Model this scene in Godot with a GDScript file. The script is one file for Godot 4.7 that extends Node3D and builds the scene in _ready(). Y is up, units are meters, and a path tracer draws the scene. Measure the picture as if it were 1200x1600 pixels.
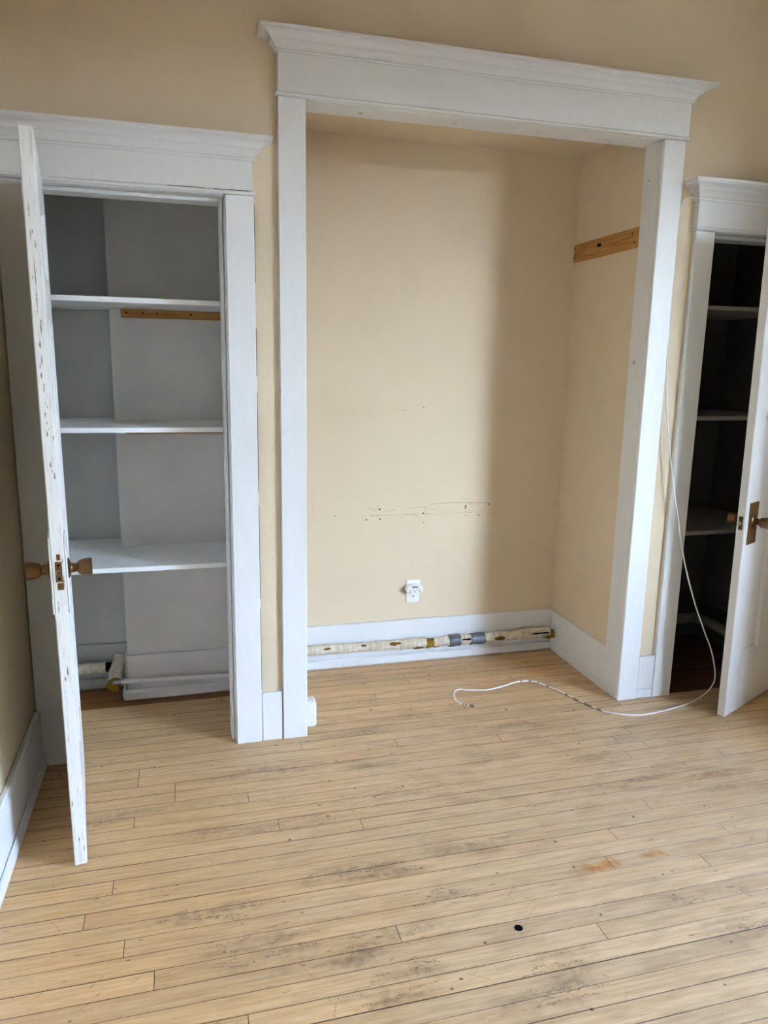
extends Node3D

# ---------- surfaces ----------
var trim_paint: StandardMaterial3D
var cream_paint: StandardMaterial3D
var scuffed_paint: StandardMaterial3D
var recess_shade_paint: StandardMaterial3D
var right_closet_shade: StandardMaterial3D
var lit_closet_paint: StandardMaterial3D
var shaded_white: StandardMaterial3D
var ceiling_paint: StandardMaterial3D
var shelf_white: StandardMaterial3D
var chipped_paint: StandardMaterial3D
var board_wood: StandardMaterial3D
var gap_dark: StandardMaterial3D
var pine: StandardMaterial3D
var brass: StandardMaterial3D
var dark_brass: StandardMaterial3D
var steel: StandardMaterial3D
var black_matte: StandardMaterial3D
var plastic_white: StandardMaterial3D
var plastic_grey: StandardMaterial3D
var cable_white: StandardMaterial3D
var wrap_paint: StandardMaterial3D
var tape_silver: StandardMaterial3D
var wool_yellow: StandardMaterial3D
var rust_iron: StandardMaterial3D
var glass: StandardMaterial3D
var rng := RandomNumberGenerator.new()

# ---------- measures ----------
const BACK := -0.69          # face of the alcove's and closets' rear walls
const WALL_L := -0.562       # face of the left wall
const SHADE_PIER_R := 2.95         # face of the unseen corner added beside the right closet to shade its door
const SHADE_PIER_Z := 1.45         # where that added corner ends
const WALL_R := 3.70         # face of the right wall
const ROOM_BACK := 6.6
const CEIL := 3.05
const BOARD := 0.06169


func _ready() -> void:
	rng.seed = 4711
	var cam := Camera3D.new()
	cam.name = "camera"
	cam.fov = 69.45
	cam.near = 0.02
	cam.far = 200.0
	cam.position = Vector3(0, 1.5, 2.7682)
	cam.basis = Basis.from_euler(Vector3(-0.1967, -0.2676, 0.0181))
	add_child(cam)
	cam.current = true

	var env := Environment.new()
	var sky_mat := ProceduralSkyMaterial.new()
	sky_mat.sky_top_color = Color(0.42, 0.56, 0.76)
	sky_mat.sky_horizon_color = Color(0.86, 0.935, 1.0)
	sky_mat.sky_curve = 0.28
	sky_mat.sky_energy_multiplier = 1.0
	sky_mat.ground_horizon_color = Color(0.26, 0.26, 0.25)
	sky_mat.ground_bottom_color = Color(0.22, 0.22, 0.21)
	sky_mat.ground_curve = 0.1
	var sky := Sky.new()
	sky.sky_material = sky_mat
	env.background_mode = Environment.BG_SKY
	env.sky = sky
	env.background_energy_multiplier = 20.0
	env.tonemap_mode = Environment.TONE_MAPPER_LINEAR
	env.tonemap_exposure = 7.0
	env.sdfgi_enabled = true
	env.ssao_enabled = true
	env.ssil_enabled = true
	var we := WorldEnvironment.new()
	we.name = "world_environment"
	we.environment = env
	add_child(we)

	make_materials()
	build_shell()
	build_floor()
	build_window()
	build_sky_blocker()
	build_trims()
	build_doors()
	build_baseboards()
	build_shelves()
	build_pipes()
	build_outlet()
	build_cable()


# ======================================================================
# helpers
# ======================================================================
func begin() -> SurfaceTool:
	var st := SurfaceTool.new()
	st.begin(Mesh.PRIMITIVE_TRIANGLES)
	st.set_smooth_group(-1)
	return st


func commit(called: String, st: SurfaceTool, mat: Material, parent: Node3D = null) -> MeshInstance3D:
	st.generate_normals()
	var mi := MeshInstance3D.new()
	mi.name = called
	mi.mesh = st.commit()
	mi.material_override = mat
	mi.cast_shadow = GeometryInstance3D.SHADOW_CASTING_SETTING_ON
	if parent == null:
		parent = self
	parent.add_child(mi, true)
	return mi


func thing(called: String, label: String, category: String, at := Vector3.ZERO, group := "") -> Node3D:
	var o := Node3D.new()
	o.name = called
	o.position = at
	add_child(o, true)
	tag(o, label, category, group)
	return o


func tag(o: Node3D, label: String, category: String, group := "") -> void:
	o.set_meta("label", label)
	o.set_meta("category", category)
	if group != "":
		o.set_meta("group", group)


func structure(o: Node3D, label: String, category: String) -> void:
	tag(o, label, category)
	o.set_meta("kind", "structure")


func tri(st: SurfaceTool, a: Vector3, b: Vector3, c: Vector3, out: Vector3) -> void:
	if (b - a).cross(c - a).dot(out) > 0.0:
		st.add_vertex(a)
		st.add_vertex(c)
		st.add_vertex(b)
	else:
		st.add_vertex(a)
		st.add_vertex(b)
		st.add_vertex(c)


func quad(st: SurfaceTool, a: Vector3, b: Vector3, c: Vector3, d: Vector3, out: Vector3) -> void:
	tri(st, a, b, c, out)
	tri(st, a, c, d, out)


# a box with its edges chamfered by e
func box(st: SurfaceTool, lo: Vector3, hi: Vector3, e := 0.0) -> void:
	var c := (lo + hi) * 0.5
	var h := (hi - lo) * 0.5
	e = minf(e, minf(h.x, minf(h.y, h.z)) * 0.9)
	if e <= 0.0:
		for ax in 3:
			for s in [-1.0, 1.0]:
				var n := Vector3.ZERO
				n[ax] = s
				var u := Vector3.ZERO
				u[(ax + 1) % 3] = h[(ax + 1) % 3]
				var v := Vector3.ZERO
				v[(ax + 2) % 3] = h[(ax + 2) % 3]
				var o := c + n * h[ax]
				quad(st, o - u - v, o + u - v, o + u + v, o - u + v, n)
		return
	var i := h - Vector3(e, e, e)
	# faces
	for ax in 3:
		for s in [-1.0, 1.0]:
			var n := Vector3.ZERO
			n[ax] = s
			var u := Vector3.ZERO
			u[(ax + 1) % 3] = i[(ax + 1) % 3]
			var v := Vector3.ZERO
			v[(ax + 2) % 3] = i[(ax + 2) % 3]
			var o := c + n * h[ax]
			quad(st, o - u - v, o + u - v, o + u + v, o - u + v, n)
	# edges
	for ax in 3:
		var b1 := (ax + 1) % 3
		var b2 := (ax + 2) % 3
		for s1 in [-1.0, 1.0]:
			for s2 in [-1.0, 1.0]:
				var p := Vector3.ZERO
				p[b1] = s1 * h[b1]
				p[b2] = s2 * i[b2]
				var q := Vector3.ZERO
				q[b1] = s1 * i[b1]
				q[b2] = s2 * h[b2]
				var l := Vector3.ZERO
				l[ax] = i[ax]
				var n := Vector3.ZERO
				n[b1] = s1
				n[b2] = s2
				quad(st, c + p - l, c + p + l, c + q + l, c + q - l, n)
	for sx in [-1.0, 1.0]:
		for sy in [-1.0, 1.0]:
			for sz in [-1.0, 1.0]:
				var s := Vector3(sx, sy, sz)
				tri(st, c + s * Vector3(h.x, i.y, i.z), c + s * Vector3(i.x, h.y, i.z), c + s * Vector3(i.x, i.y, h.z), s)


func bar(called: String, lo: Vector3, hi: Vector3, mat: Material, parent: Node3D, e := 0.002) -> MeshInstance3D:
	var st := begin()
	box(st, lo, hi, e)
	return commit(called, st, mat, parent)


# profile: Array of Vector2(radius, height) turned about the axis of t (its y)
func lathe(st: SurfaceTool, profile: Array, t: Transform3D, segs := 24, squash := 1.0) -> void:
	for k in profile.size() - 1:
		var p: Vector2 = profile[k]
		var q: Vector2 = profile[k + 1]
		for s in segs:
			var a0 := TAU * s / segs
			var a1 := TAU * (s + 1) / segs
			var v := [Vector3(cos(a0) * p.x, p.y, sin(a0) * p.x * squash), Vector3(cos(a1) * p.x, p.y, sin(a1) * p.x * squash), Vector3(cos(a1) * q.x, q.y, sin(a1) * q.x * squash), Vector3(cos(a0) * q.x, q.y, sin(a0) * q.x * squash)]
			var am := (a0 + a1) * 0.5
			var out := Vector3(cos(am) * (q.y - p.y), p.x - q.x, sin(am) * (q.y - p.y))
			for x in 4:
				v[x] = t * v[x]
			out = t.basis * out
			if p.x > 1e-6:
				tri(st, v[0], v[1], v[2], out)
			if q.x > 1e-6:
				tri(st, v[0], v[2], v[3], out)


func spline(pts: Array, steps: int) -> Array:
	var r := []
	for k in pts.size() - 1:
		var p0: Vector3 = pts[maxi(k - 1, 0)]
		var p1: Vector3 = pts[k]
		var p2: Vector3 = pts[k + 1]
		var p3: Vector3 = pts[mini(k + 2, pts.size() - 1)]
		for s in steps:
			r.append(p1.cubic_interpolate(p2, p0, p3, float(s) / steps))
	r.append(pts[-1])
	return r


# tube along a path; radius may wobble; colours give each ring its colour
func tube(st: SurfaceTool, path: Array, radius: float, segs := 10, wobble := 0.0, tint := [], caps := true) -> void:
	var noise := FastNoiseLite.new()
	noise.seed = 7
	noise.frequency = 18.0
	st.set_smooth_group(1)
	var rings := []
	var side := Vector3.ZERO
	for k in path.size():
		var d: Vector3 = (path[mini(k + 1, path.size() - 1)] - path[maxi(k - 1, 0)]).normalized()
		if side == Vector3.ZERO:
			side = d.cross(Vector3.UP if absf(d.y) < 0.9 else Vector3.RIGHT).normalized()
		side = (side - d * side.dot(d)).normalized()
		var up := side.cross(d)
		var ring := []
		for s in segs:
			var a := TAU * s / segs
			var dir := side * cos(a) + up * sin(a)
			var rr := radius
			if wobble > 0.0:
				rr += wobble * noise.get_noise_3dv(path[k] + dir * radius)
			ring.append(path[k] + dir * rr)
		rings.append(ring)
	for k in path.size() - 1:
		if not tint.is_empty():
			st.set_color(tint[k])
		for s in segs:
			var t := (s + 1) % segs
			var mid: Vector3 = (path[k] + path[k + 1]) * 0.5
			var out: Vector3 = (rings[k][s] + rings[k + 1][t]) * 0.5 - mid
			quad(st, rings[k][s], rings[k][t], rings[k + 1][t], rings[k + 1][s], out)
	st.set_smooth_group(-1)
	if caps:
		for e in [0, path.size() - 1]:
			var d: Vector3 = path[0] - path[1] if e == 0 else path[-1] - path[-2]
			for s in segs:
				tri(st, path[e], rings[e][s], rings[e][(s + 1) % segs], d)


# a moulding with mitred returns at both ends; profile is (out from face, height)
func crown(st: SurfaceTool, xl: float, xr: float, z_wall: float, z_face: float, profile: Array) -> void:
	for k in profile.size() - 1:
		var p: Vector2 = profile[k]
		var q: Vector2 = profile[k + 1]
		var n := Vector2(q.y - p.y, p.x - q.x)
		var row := []
		for w in [p, q]:
			row.append([Vector3(xl - w.x, w.y, z_wall), Vector3(xl - w.x, w.y, z_face + w.x), Vector3(xr + w.x, w.y, z_face + w.x), Vector3(xr + w.x, w.y, z_wall)])
		var outs := [Vector3(-n.x, n.y, 0), Vector3(0, n.y, n.x), Vector3(n.x, n.y, 0)]
		for s in 3:
			quad(st, row[0][s], row[0][s + 1], row[1][s + 1], row[1][s], outs[s])


# ======================================================================
# materials
# ======================================================================
func mat(c: Color, rough: float, spec := 0.5) -> StandardMaterial3D:
	var m := StandardMaterial3D.new()
	m.albedo_color = c
	m.roughness = rough
	m.metallic_specular = spec
	return m


func noise_tex(freq: float, size := 256, as_normal := false, bump := 2.0, octaves := 4, sd := 1) -> NoiseTexture2D:
	var n := FastNoiseLite.new()
	n.noise_type = FastNoiseLite.TYPE_SIMPLEX_SMOOTH
	n.seed = sd
	n.frequency = freq
	n.fractal_octaves = octaves
	var t := NoiseTexture2D.new()
	t.noise = n
	t.width = size
	t.height = size
	t.seamless = true
	t.as_normal_map = as_normal
	t.bump_strength = bump
	return t


func ramp_tex(freq: float, dark: Color, light: Color, sd := 3, size := 256) -> NoiseTexture2D:
	var t := noise_tex(freq, size, false, 1.0, 4, sd)
	var g := Gradient.new()
	g.set_color(0, dark)
	g.set_color(1, light)
	t.color_ramp = g
	return t


func triplanar(m: StandardMaterial3D, scale: Vector3) -> StandardMaterial3D:
	m.uv1_triplanar = true
	m.uv1_world_triplanar = true
	m.uv1_scale = scale
	return m


func make_materials() -> void:
	var brushed := noise_tex(0.03, 256, true, 3.0)
	trim_paint = triplanar(mat(Color(0.89, 0.89, 0.885), 0.40, 0.42), Vector3(9, 2.2, 9))
	trim_paint.albedo_texture = ramp_tex(0.01, Color(0.985, 0.985, 0.985), Color(1, 1, 1), 11)
	trim_paint.normal_enabled = true
	trim_paint.normal_texture = brushed
	trim_paint.normal_scale = 0.11
	cream_paint = triplanar(mat(Color(0.88, 0.81, 0.70), 0.62, 0.4), Vector3(1.3, 1.3, 1.3))
	cream_paint.albedo_texture = ramp_tex(0.008, Color(0.975, 0.972, 0.965), Color(1, 1, 1), 5)
	cream_paint.normal_enabled = true
	cream_paint.normal_texture = noise_tex(0.06, 256, true, 2.0, 3, 9)
	cream_paint.normal_scale = 0.12
	scuffed_paint = mat(Color(0.88, 0.81, 0.70), 0.62, 0.4)
	scuffed_paint.albedo_texture = scuff_texture()
	recess_shade_paint = triplanar(mat(Color(0.81, 0.805, 0.785), 0.6, 0.4), Vector3(1.1, 1.1, 1.1))  # closet paint darkened to stand for shade in the recess
	recess_shade_paint.albedo_texture = ramp_tex(0.012, Color(0.94, 0.945, 0.95), Color(1, 1, 1), 17)
	lit_closet_paint = triplanar(mat(Color(0.90, 0.885, 0.865), 0.6, 0.4), Vector3(1.1, 1.1, 1.1))  # same closet paint, kept lighter as the lit face
	lit_closet_paint.albedo_texture = recess_shade_paint.albedo_texture
	right_closet_shade = triplanar(mat(Color(0.36, 0.36, 0.35), 0.6, 0.4), Vector3(1.1, 1.1, 1.1))  # closet grey darkened to imitate the shade inside the right closet
	right_closet_shade.albedo_texture = recess_shade_paint.albedo_texture
	ceiling_paint = triplanar(mat(Color(0.90, 0.87, 0.80), 0.8, 0.3), Vector3(1, 1, 1))
	ceiling_paint.albedo_texture = ramp_tex(0.01, Color(0.98, 0.98, 0.98), Color(1, 1, 1), 23)
	shelf_white = triplanar(mat(Color(0.95, 0.95, 0.94), 0.4), Vector3(2, 2, 2))
	shelf_white.albedo_texture = ramp_tex(0.02, Color(0.97, 0.97, 0.97), Color(1, 1, 1), 29)
	shaded_white = mat(Color(0.62, 0.60, 0.58), 0.5)  # white shelf and pipe wrap, greyed to stand for closet shade
	chipped_paint = mat(Color(0.89, 0.89, 0.885), 0.42)
	chipped_paint.albedo_texture = chip_texture()
	board_wood = mat(Color(1, 1, 1), 0.42, 0.45)
	board_wood.vertex_color_use_as_albedo = true
	board_wood.albedo_texture = wood_texture()
	board_wood.detail_enabled = true
	board_wood.detail_albedo = stain_texture()
	board_wood.detail_blend_mode = BaseMaterial3D.BLEND_MODE_MUL
	board_wood.detail_uv_layer = BaseMaterial3D.DETAIL_UV_2
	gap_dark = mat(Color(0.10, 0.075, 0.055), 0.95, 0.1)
	pine = triplanar(mat(Color(0.80, 0.60, 0.36), 0.55, 0.4), Vector3(1.2, 14, 1.2))
	pine.albedo_texture = ramp_tex(0.012, Color(0.80, 0.72, 0.62), Color(1, 1, 1), 31)
	brass = triplanar(mat(Color(0.47, 0.36, 0.25), 0.36), Vector3(20, 20, 20))
	brass.metallic = 0.95
	brass.albedo_texture = ramp_tex(0.02, Color(0.88, 0.87, 0.86), Color(1, 1, 1), 37)
	dark_brass = triplanar(mat(Color(0.50, 0.37, 0.20), 0.5), Vector3(14, 14, 14))
	dark_brass.metallic = 0.6
	dark_brass.albedo_texture = ramp_tex(0.03, Color(0.7, 0.7, 0.7), Color(1, 1, 1), 41)
	steel = mat(Color(0.62, 0.62, 0.63), 0.25)
	steel.metallic = 1.0
	black_matte = mat(Color(0.05, 0.045, 0.045), 0.8, 0.15)
	plastic_white = mat(Color(0.93, 0.93, 0.91), 0.35)
	plastic_grey = mat(Color(0.30, 0.31, 0.33), 0.4)
	cable_white = mat(Color(0.93, 0.92, 0.90), 0.4)
	cable_white.vertex_color_use_as_albedo = true
	wrap_paint = triplanar(mat(Color(0.93, 0.90, 0.84), 0.65, 0.3), Vector3(6, 6, 6))
	wrap_paint.albedo_texture = ramp_tex(0.02, Color(0.80, 0.76, 0.68), Color(1, 1, 1), 43)
	wrap_paint.normal_enabled = true
	wrap_paint.normal_texture = noise_tex(0.05, 256, true, 4.0, 4, 47)
	wrap_paint.normal_scale = 0.7
	tape_silver = triplanar(mat(Color(0.40, 0.42, 0.45), 0.45), Vector3(18, 18, 18))
	tape_silver.metallic = 0.55
	tape_silver.normal_enabled = true
	tape_silver.normal_texture = noise_tex(0.03, 256, true, 4.0, 3, 53)
	tape_silver.normal_scale = 0.8
	wool_yellow = triplanar(mat(Color(0.74, 0.62, 0.25), 0.95, 0.1), Vector3(25, 25, 25))
	wool_yellow.albedo_texture = ramp_tex(0.04, Color(0.45, 0.42, 0.35), Color(1, 1, 1), 59)
	rust_iron = triplanar(mat(Color(0.62, 0.46, 0.22), 0.8, 0.2), Vector3(14, 14, 14))
	rust_iron.albedo_texture = ramp_tex(0.04, Color(0.55, 0.48, 0.40), Color(1, 1, 1), 61)
	glass = mat(Color(0.92, 0.97, 0.96, 0.06), 0.0)
	glass.transparency = BaseMaterial3D.TRANSPARENCY_ALPHA


func blot(im: Image, x: float, y: float, rx: float, ry: float, c: Color, strength: float, rough: FastNoiseLite) -> void:
	for py in range(maxi(int(y - ry), 0), mini(int(y + ry) + 1, im.get_height())):
		for px in range(maxi(int(x - rx), 0), mini(int(x + rx) + 1, im.get_width())):
			var d := sqrt(pow((px - x) / rx, 2) + pow((py - y) / ry, 2))
			if d < 1.0:
				var k := clampf((1.0 - d) * strength * (0.65 + 0.9 * rough.get_noise_2d(px, py)), 0.0, 1.0)
				im.set_pixel(px, py, im.get_pixel(px, py).lerp(c, k))


func scratch(im: Image, a: Vector2, b: Vector2, c: Color, density: float, spread: float, strength: float) -> void:
	var n := int(a.distance_to(b)) + 1
	for k in n:
		if rng.randf() > density:
			continue
		var p := a.lerp(b, float(k) / n) + Vector2(0, rng.randf_range(-spread, spread))
		var x := clampi(int(p.x), 0, im.get_width() - 1)
		var y := clampi(int(p.y), 0, im.get_height() - 1)
		im.set_pixel(x, y, im.get_pixel(x, y).lerp(c, minf(1.0, strength * 1.25) * rng.randf_range(0.5, 1.0)))


func on_wall(x: float, y: float) -> Vector2:
	return Vector2((x - 0.445) * 700.0, (2.5 - y) * 700.0)


# the alcove's rear wall: x 0.445..1.905, y 0..2.5
func scuff_texture() -> ImageTexture:
	var w := 1022
	var h := 1750
	var im := Image.create(w, h, false, Image.FORMAT_RGB8)
	im.fill(Color(0.99, 0.988, 0.984))
	var n := FastNoiseLite.new()
	n.seed = 71
	n.frequency = 0.012
	for k in 40:
		var p: Vector2 = on_wall(rng.randf_range(0.5, 1.85), rng.randf_range(0.3, 2.3))
		blot(im, p.x, p.y, rng.randf_range(30, 110), rng.randf_range(30, 110), Color(0.96, 0.955, 0.95), 0.4, n)
	var dark := Color(0.27, 0.22, 0.17)
	var lines := [[0.844, 0.804, 0.939, 0.804, 0.3, 2.5, 0.75], [0.879, 0.769, 1.045, 0.767, 0.7, 0.8, 0.55], [0.879, 0.769, 0.92, 0.768, 0.6, 2.0, 0.8], [1.045, 0.769, 1.189, 0.766, 0.65, 1.5, 0.6],
		[1.05, 0.771, 1.18, 0.768, 0.35, 3.5, 0.8], [1.189, 0.766, 1.41, 0.769, 0.6, 0.7, 0.4], [1.382, 0.770, 1.466, 0.770, 0.4, 3.5, 0.6], [1.495, 0.761, 1.552, 0.759, 0.7, 0.6, 0.45],
		[1.062, 0.803, 1.188, 0.805, 0.35, 2.0, 0.75], [1.161, 0.790, 1.252, 0.786, 0.35, 2.0, 0.7], [1.187, 0.818, 1.315, 0.823, 0.8, 0.6, 0.5], [1.187, 0.815, 1.3, 0.819, 0.6, 1.0, 0.35],
		[1.315, 0.821, 1.502, 0.814, 0.85, 0.7, 0.6], [1.4, 0.812, 1.45, 0.810, 0.4, 3.0, 0.6], [1.355, 0.848, 1.398, 0.828, 0.5, 0.6, 0.35], [0.746, 0.759, 0.81, 0.758, 0.5, 0.6, 0.3],
		[1.393, 0.721, 1.44, 0.719, 0.5, 0.6, 0.3], [1.275, 0.79, 1.277, 0.74, 0.4, 0.5, 0.3], [1.16, 0.80, 1.166, 0.755, 0.5, 0.8, 0.6], [0.84, 0.80, 0.842, 0.74, 0.4, 0.8, 0.3],
		[1.0, 1.29, 1.06, 1.285, 0.5, 0.8, 0.3], [0.99, 0.63, 1.02, 0.60, 0.3, 1.0, 0.2]]
	for l in lines:
		scratch(im, on_wall(l[0], l[1]), on_wall(l[2], l[3]), dark, l[4], l[5], l[6])
	for k in 34:
		var p := on_wall(rng.randf_range(0.80, 1.5), 0.772 + rng.randf_range(-0.03, 0.045))
		scratch(im, p, p + Vector2(rng.randf_range(3, 16), rng.randf_range(-2, 2)), dark, 0.5, 1.2, 0.6)
	scratch(im, on_wall(0.595, 0.83), on_wall(0.596, 0.745), Color(0.62, 0.42, 0.38), 0.7, 1.0, 0.5)
	for q in [[0.926, 0.799, 4], [0.927, 0.75, 3], [1.153, 0.772, 3], [1.155, 0.724, 2], [1.378, 0.802, 4], [1.381, 0.753, 2], [1.451, 0.753, 3], [0.859, 0.75, 3], [1.378, 0.792, 3], [0.70, 0.775, 2], [1.14, 1.3, 2], [1.505, 0.808, 3]]:
		var p: Vector2 = on_wall(q[0], q[1])
		var r: int = q[2]
		for yy in range(-r, r + 1):
			for xx in range(-r, r + 1):
				if xx * xx + yy * yy <= r * r * 0.6:
					im.set_pixel(int(p.x) + xx, int(p.y) + yy, Color(0.12, 0.09, 0.07))
	return ImageTexture.create_from_image(im)


# worn edge of the left door: u across 0..1, v down its height
func chip_texture() -> ImageTexture:
	var w := 64
	var h := 2048
	var im := Image.create(w, h, false, Image.FORMAT_RGB8)
	im.fill(Color(0.99, 0.99, 0.99))
	var n := FastNoiseLite.new()
	n.seed = 83
	n.frequency = 0.06
	for k in 70:
		blot(im, rng.randf_range(0, w), rng.randf_range(0, h), rng.randf_range(3, 10), rng.randf_range(10, 60), Color(0.86, 0.84, 0.82), 0.8, n)
	# chips: share of the height from the top, place across, size
	for q in [[0.095, 0.30, 2, 26], [0.125, 0.30, 3, 14], [0.135, 0.62, 3, 8], [0.17, 0.42, 1, 40], [0.20, 0.40, 2, 30], [0.235, 0.55, 2, 24], [0.255, 0.38, 4, 12], [0.275, 0.42, 5, 14], [0.295, 0.30, 3, 10], [0.31, 0.42, 2, 12], [0.345, 0.36, 3, 6],
			[0.37, 0.40, 3, 8], [0.375, 0.9, 2, 5], [0.41, 0.5, 5, 7], [0.425, 0.75, 4, 8], [0.54, 0.86, 3, 8], [0.572, 0.84, 4, 22], [0.605, 0.25, 2, 18], [0.70, 0.6, 3, 20], [0.71, 0.35, 4, 8], [0.80, 0.2, 2, 10], [0.9, 0.1, 2, 12], [0.96, 0.5, 2, 8], [0.975, 0.9, 3, 10]]:
		var c := Color(0.42, 0.33, 0.24) if rng.randf() < 0.6 else Color(0.62, 0.57, 0.50)
		blot(im, q[1] * w, q[0] * h, q[2] + 2, q[3] + 3, c, 1.6, n)
	for k in 14:
		var y := rng.randf_range(0.1, 0.42) * h
		blot(im, rng.randf_range(0.2, 0.6) * w, y, 2.5, rng.randf_range(3, 8), Color(0.30, 0.25, 0.2), 1.5, n)
	return ImageTexture.create_from_image(im)


# 2.4 m along the grain, 0.6 m across it
func wood_texture() -> ImageTexture:
	var w := 1536
	var h := 768
	var im := Image.create(w, h, false, Image.FORMAT_RGB8)
	var broad := FastNoiseLite.new()
	broad.seed = 101
	broad.frequency = 1.0
	broad.fractal_octaves = 3
	var fine := FastNoiseLite.new()
	fine.seed = 103
	fine.frequency = 1.0
	fine.fractal_octaves = 2
	for y in h:
		for x in w:
			var a := broad.get_noise_2d(x * 0.0045, y * 0.045)
			var wav := sin((y * 0.16 + 9.0 * broad.get_noise_2d(x * 0.0035 + 40.0, y * 0.02)) * 2.0)
			var f := fine.get_noise_2d(x * 0.018, y * 0.42)
			var k := 0.95 + 0.075 * a + 0.014 * wav + 0.055 * f
			im.set_pixel(x, y, Color(clampf(k, 0, 1), clampf(k * (0.985 + 0.03 * a), 0, 1), clampf(k * (0.965 + 0.06 * a), 0, 1)))
	var n := FastNoiseLite.new()
	n.frequency = 0.08
	for k in 700:
		var p := Vector2(rng.randf_range(0, w), rng.randf_range(0, h))
		scratch(im, p, p + Vector2(rng.randf_range(4, 26), 0), Color(0.45, 0.36, 0.27), 0.6, 0.6, 0.55)
	for k in 26:
		blot(im, rng.randf_range(0, w), rng.randf_range(0, h), rng.randf_range(5, 11), rng.randf_range(3, 5), Color(0.42, 0.30, 0.2), 0.9, n)
	return ImageTexture.create_from_image(im)


# wear of the whole floor: x -0.7..3.2, z -0.8..4.3
func stain_texture() -> ImageTexture:
	var lw := 390
	var lh := 510
	var im := Image.create(lw, lh, false, Image.FORMAT_RGB8)
	var n := FastNoiseLite.new()
	n.seed = 113
	n.frequency = 1.0
	n.fractal_octaves = 3
	for y in lh:
		for x in lw:
			var wx := x * 0.01 - 0.7
			var a := n.get_noise_2d(x * 0.022, y * 0.06)
			var b := n.get_noise_2d(x * 0.05 + 70.0, y * 0.16)
			# the varnish is worn away in the middle of the room, and left near its walls
			var worn := clampf((wx + 0.15) / 0.9, 0.0, 1.0) * clampf((2.6 - wx) / 0.6, 0.0, 1.0) * clampf((y * 0.01 - 0.8 + 0.7) / 0.9, 0.0, 1.0)
			var warm := Color(1.0, 0.95, 0.87)
			var pale := Color(0.985, 0.975, 0.965)
			var c := warm.lerp(pale, clampf(worn + 0.25 * a, 0, 1))
			var dirt := clampf(b * 1.1 + a * 0.5 - 0.05, 0.0, 0.5) * (0.12 + 0.22 * worn)
			im.set_pixel(x, y, c.lerp(Color(0.62, 0.58, 0.55), dirt))
	im.resize(1560, 2040, Image.INTERPOLATE_CUBIC)
	var rough := FastNoiseLite.new()
	rough.seed = 127
	rough.frequency = 0.07
	rough.fractal_octaves = 4
	var s := 400.0
	var spots := [[0.68, 0.0, 0], [0.67, 0.25, 0], [0.86, -0.08, 0], [1.2, 0.1, 0], [1.5, 0.1, 0], [0.75, 0.46, 0], [0.22, 0.22, 1], [0.35, 0.22, 1], [0.09, 0.56, 0], [0.31, 0.58, 0], [1.11, 0.32, 0], [1.47, 0.63, 0], [1.6, 0.6, 1], [1.85, 0.65, 3], [1.94, 0.74, 3], [0.43, 0.85, 2], [0.52, 0.86, 2],
		[0.47, 1.12, 0], [0.51, 1.23, 0], [0.88, 1.31, 0], [0.81, 1.41, 0], [0.86, 1.38, 0], [0.0, 0.92, 0], [0.05, 0.93, 0], [1.51, 1.32, 0], [1.42, 1.19, 0], [0.31, 1.16, 2], [0.11, 1.04, 0], [0.39, 1.3, 2], [0.66, 1.01, 0], [1.87, 0.21, 0], [1.53, 0.41, 0], [0.66, -0.54, 0], [0.86, 0.82, 2], [-0.28, 0.4, 0], [0.15, 1.1, 0]]
	for q in spots:
		var c: Color = [Color(0.55, 0.53, 0.53), Color(0.56, 0.52, 0.55), Color(0.40, 0.38, 0.37), Color(0.62, 0.47, 0.38)][q[2]]
		for k in 5:
			blot(im, (q[0] + 0.7 + rng.randf_range(-0.12, 0.12)) * s, (q[1] + 0.8 + rng.randf_range(-0.03, 0.03)) * s, rng.randf_range(22, 62), rng.randf_range(6, 13), c, 0.24, rough)
		for k in 9:
			var p := Vector2((q[0] + 0.7 + rng.randf_range(-0.12, 0.12)) * s, (q[1] + 0.8 + rng.randf_range(-0.03, 0.03)) * s)
			scratch(im, p, p + Vector2(rng.randf_range(5, 30), rng.randf_range(-5, 5)), Color(0.36, 0.33, 0.31), 0.55, 0.8, 0.6)
	for q in [[1.18, 1.005, 34, 10], [1.235, 0.995, 16, 12], [1.39, 0.99, 22, 8]]:
		blot(im, (q[0] + 0.7) * s, (q[1] + 0.8) * s, q[2], q[3], Color(0.82, 0.56, 0.26), 1.0, rough)
	for k in 150:
		var p := Vector2(rng.randf_range(0.1, 2.6) * s, rng.randf_range(0.1, 2.6) * s)
		scratch(im, p, p + Vector2(rng.randf_range(-26, 26), rng.randf_range(-26, 26)), Color(0.45, 0.41, 0.38), 0.5, 0.5, 0.4)
	for k in 90:
		var p := Vector2(rng.randf_range(0.1, 2.6) * s, rng.randf_range(0.1, 2.6) * s)
		blot(im, p.x, p.y, rng.randf_range(1.5, 3.0), rng.randf_range(1.5, 2.5), Color(0.25, 0.2, 0.16), 1.6, rough)
	return ImageTexture.create_from_image(im)


# ======================================================================
# the room
# ======================================================================
func slab(called: String, label: String, boxes: Array, m: Material) -> MeshInstance3D:
	var st := begin()
	for b in boxes:
		box(st, b[0], b[1])
	var o := commit(called, st, m)
	structure(o, label, "wall")
	return o


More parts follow.
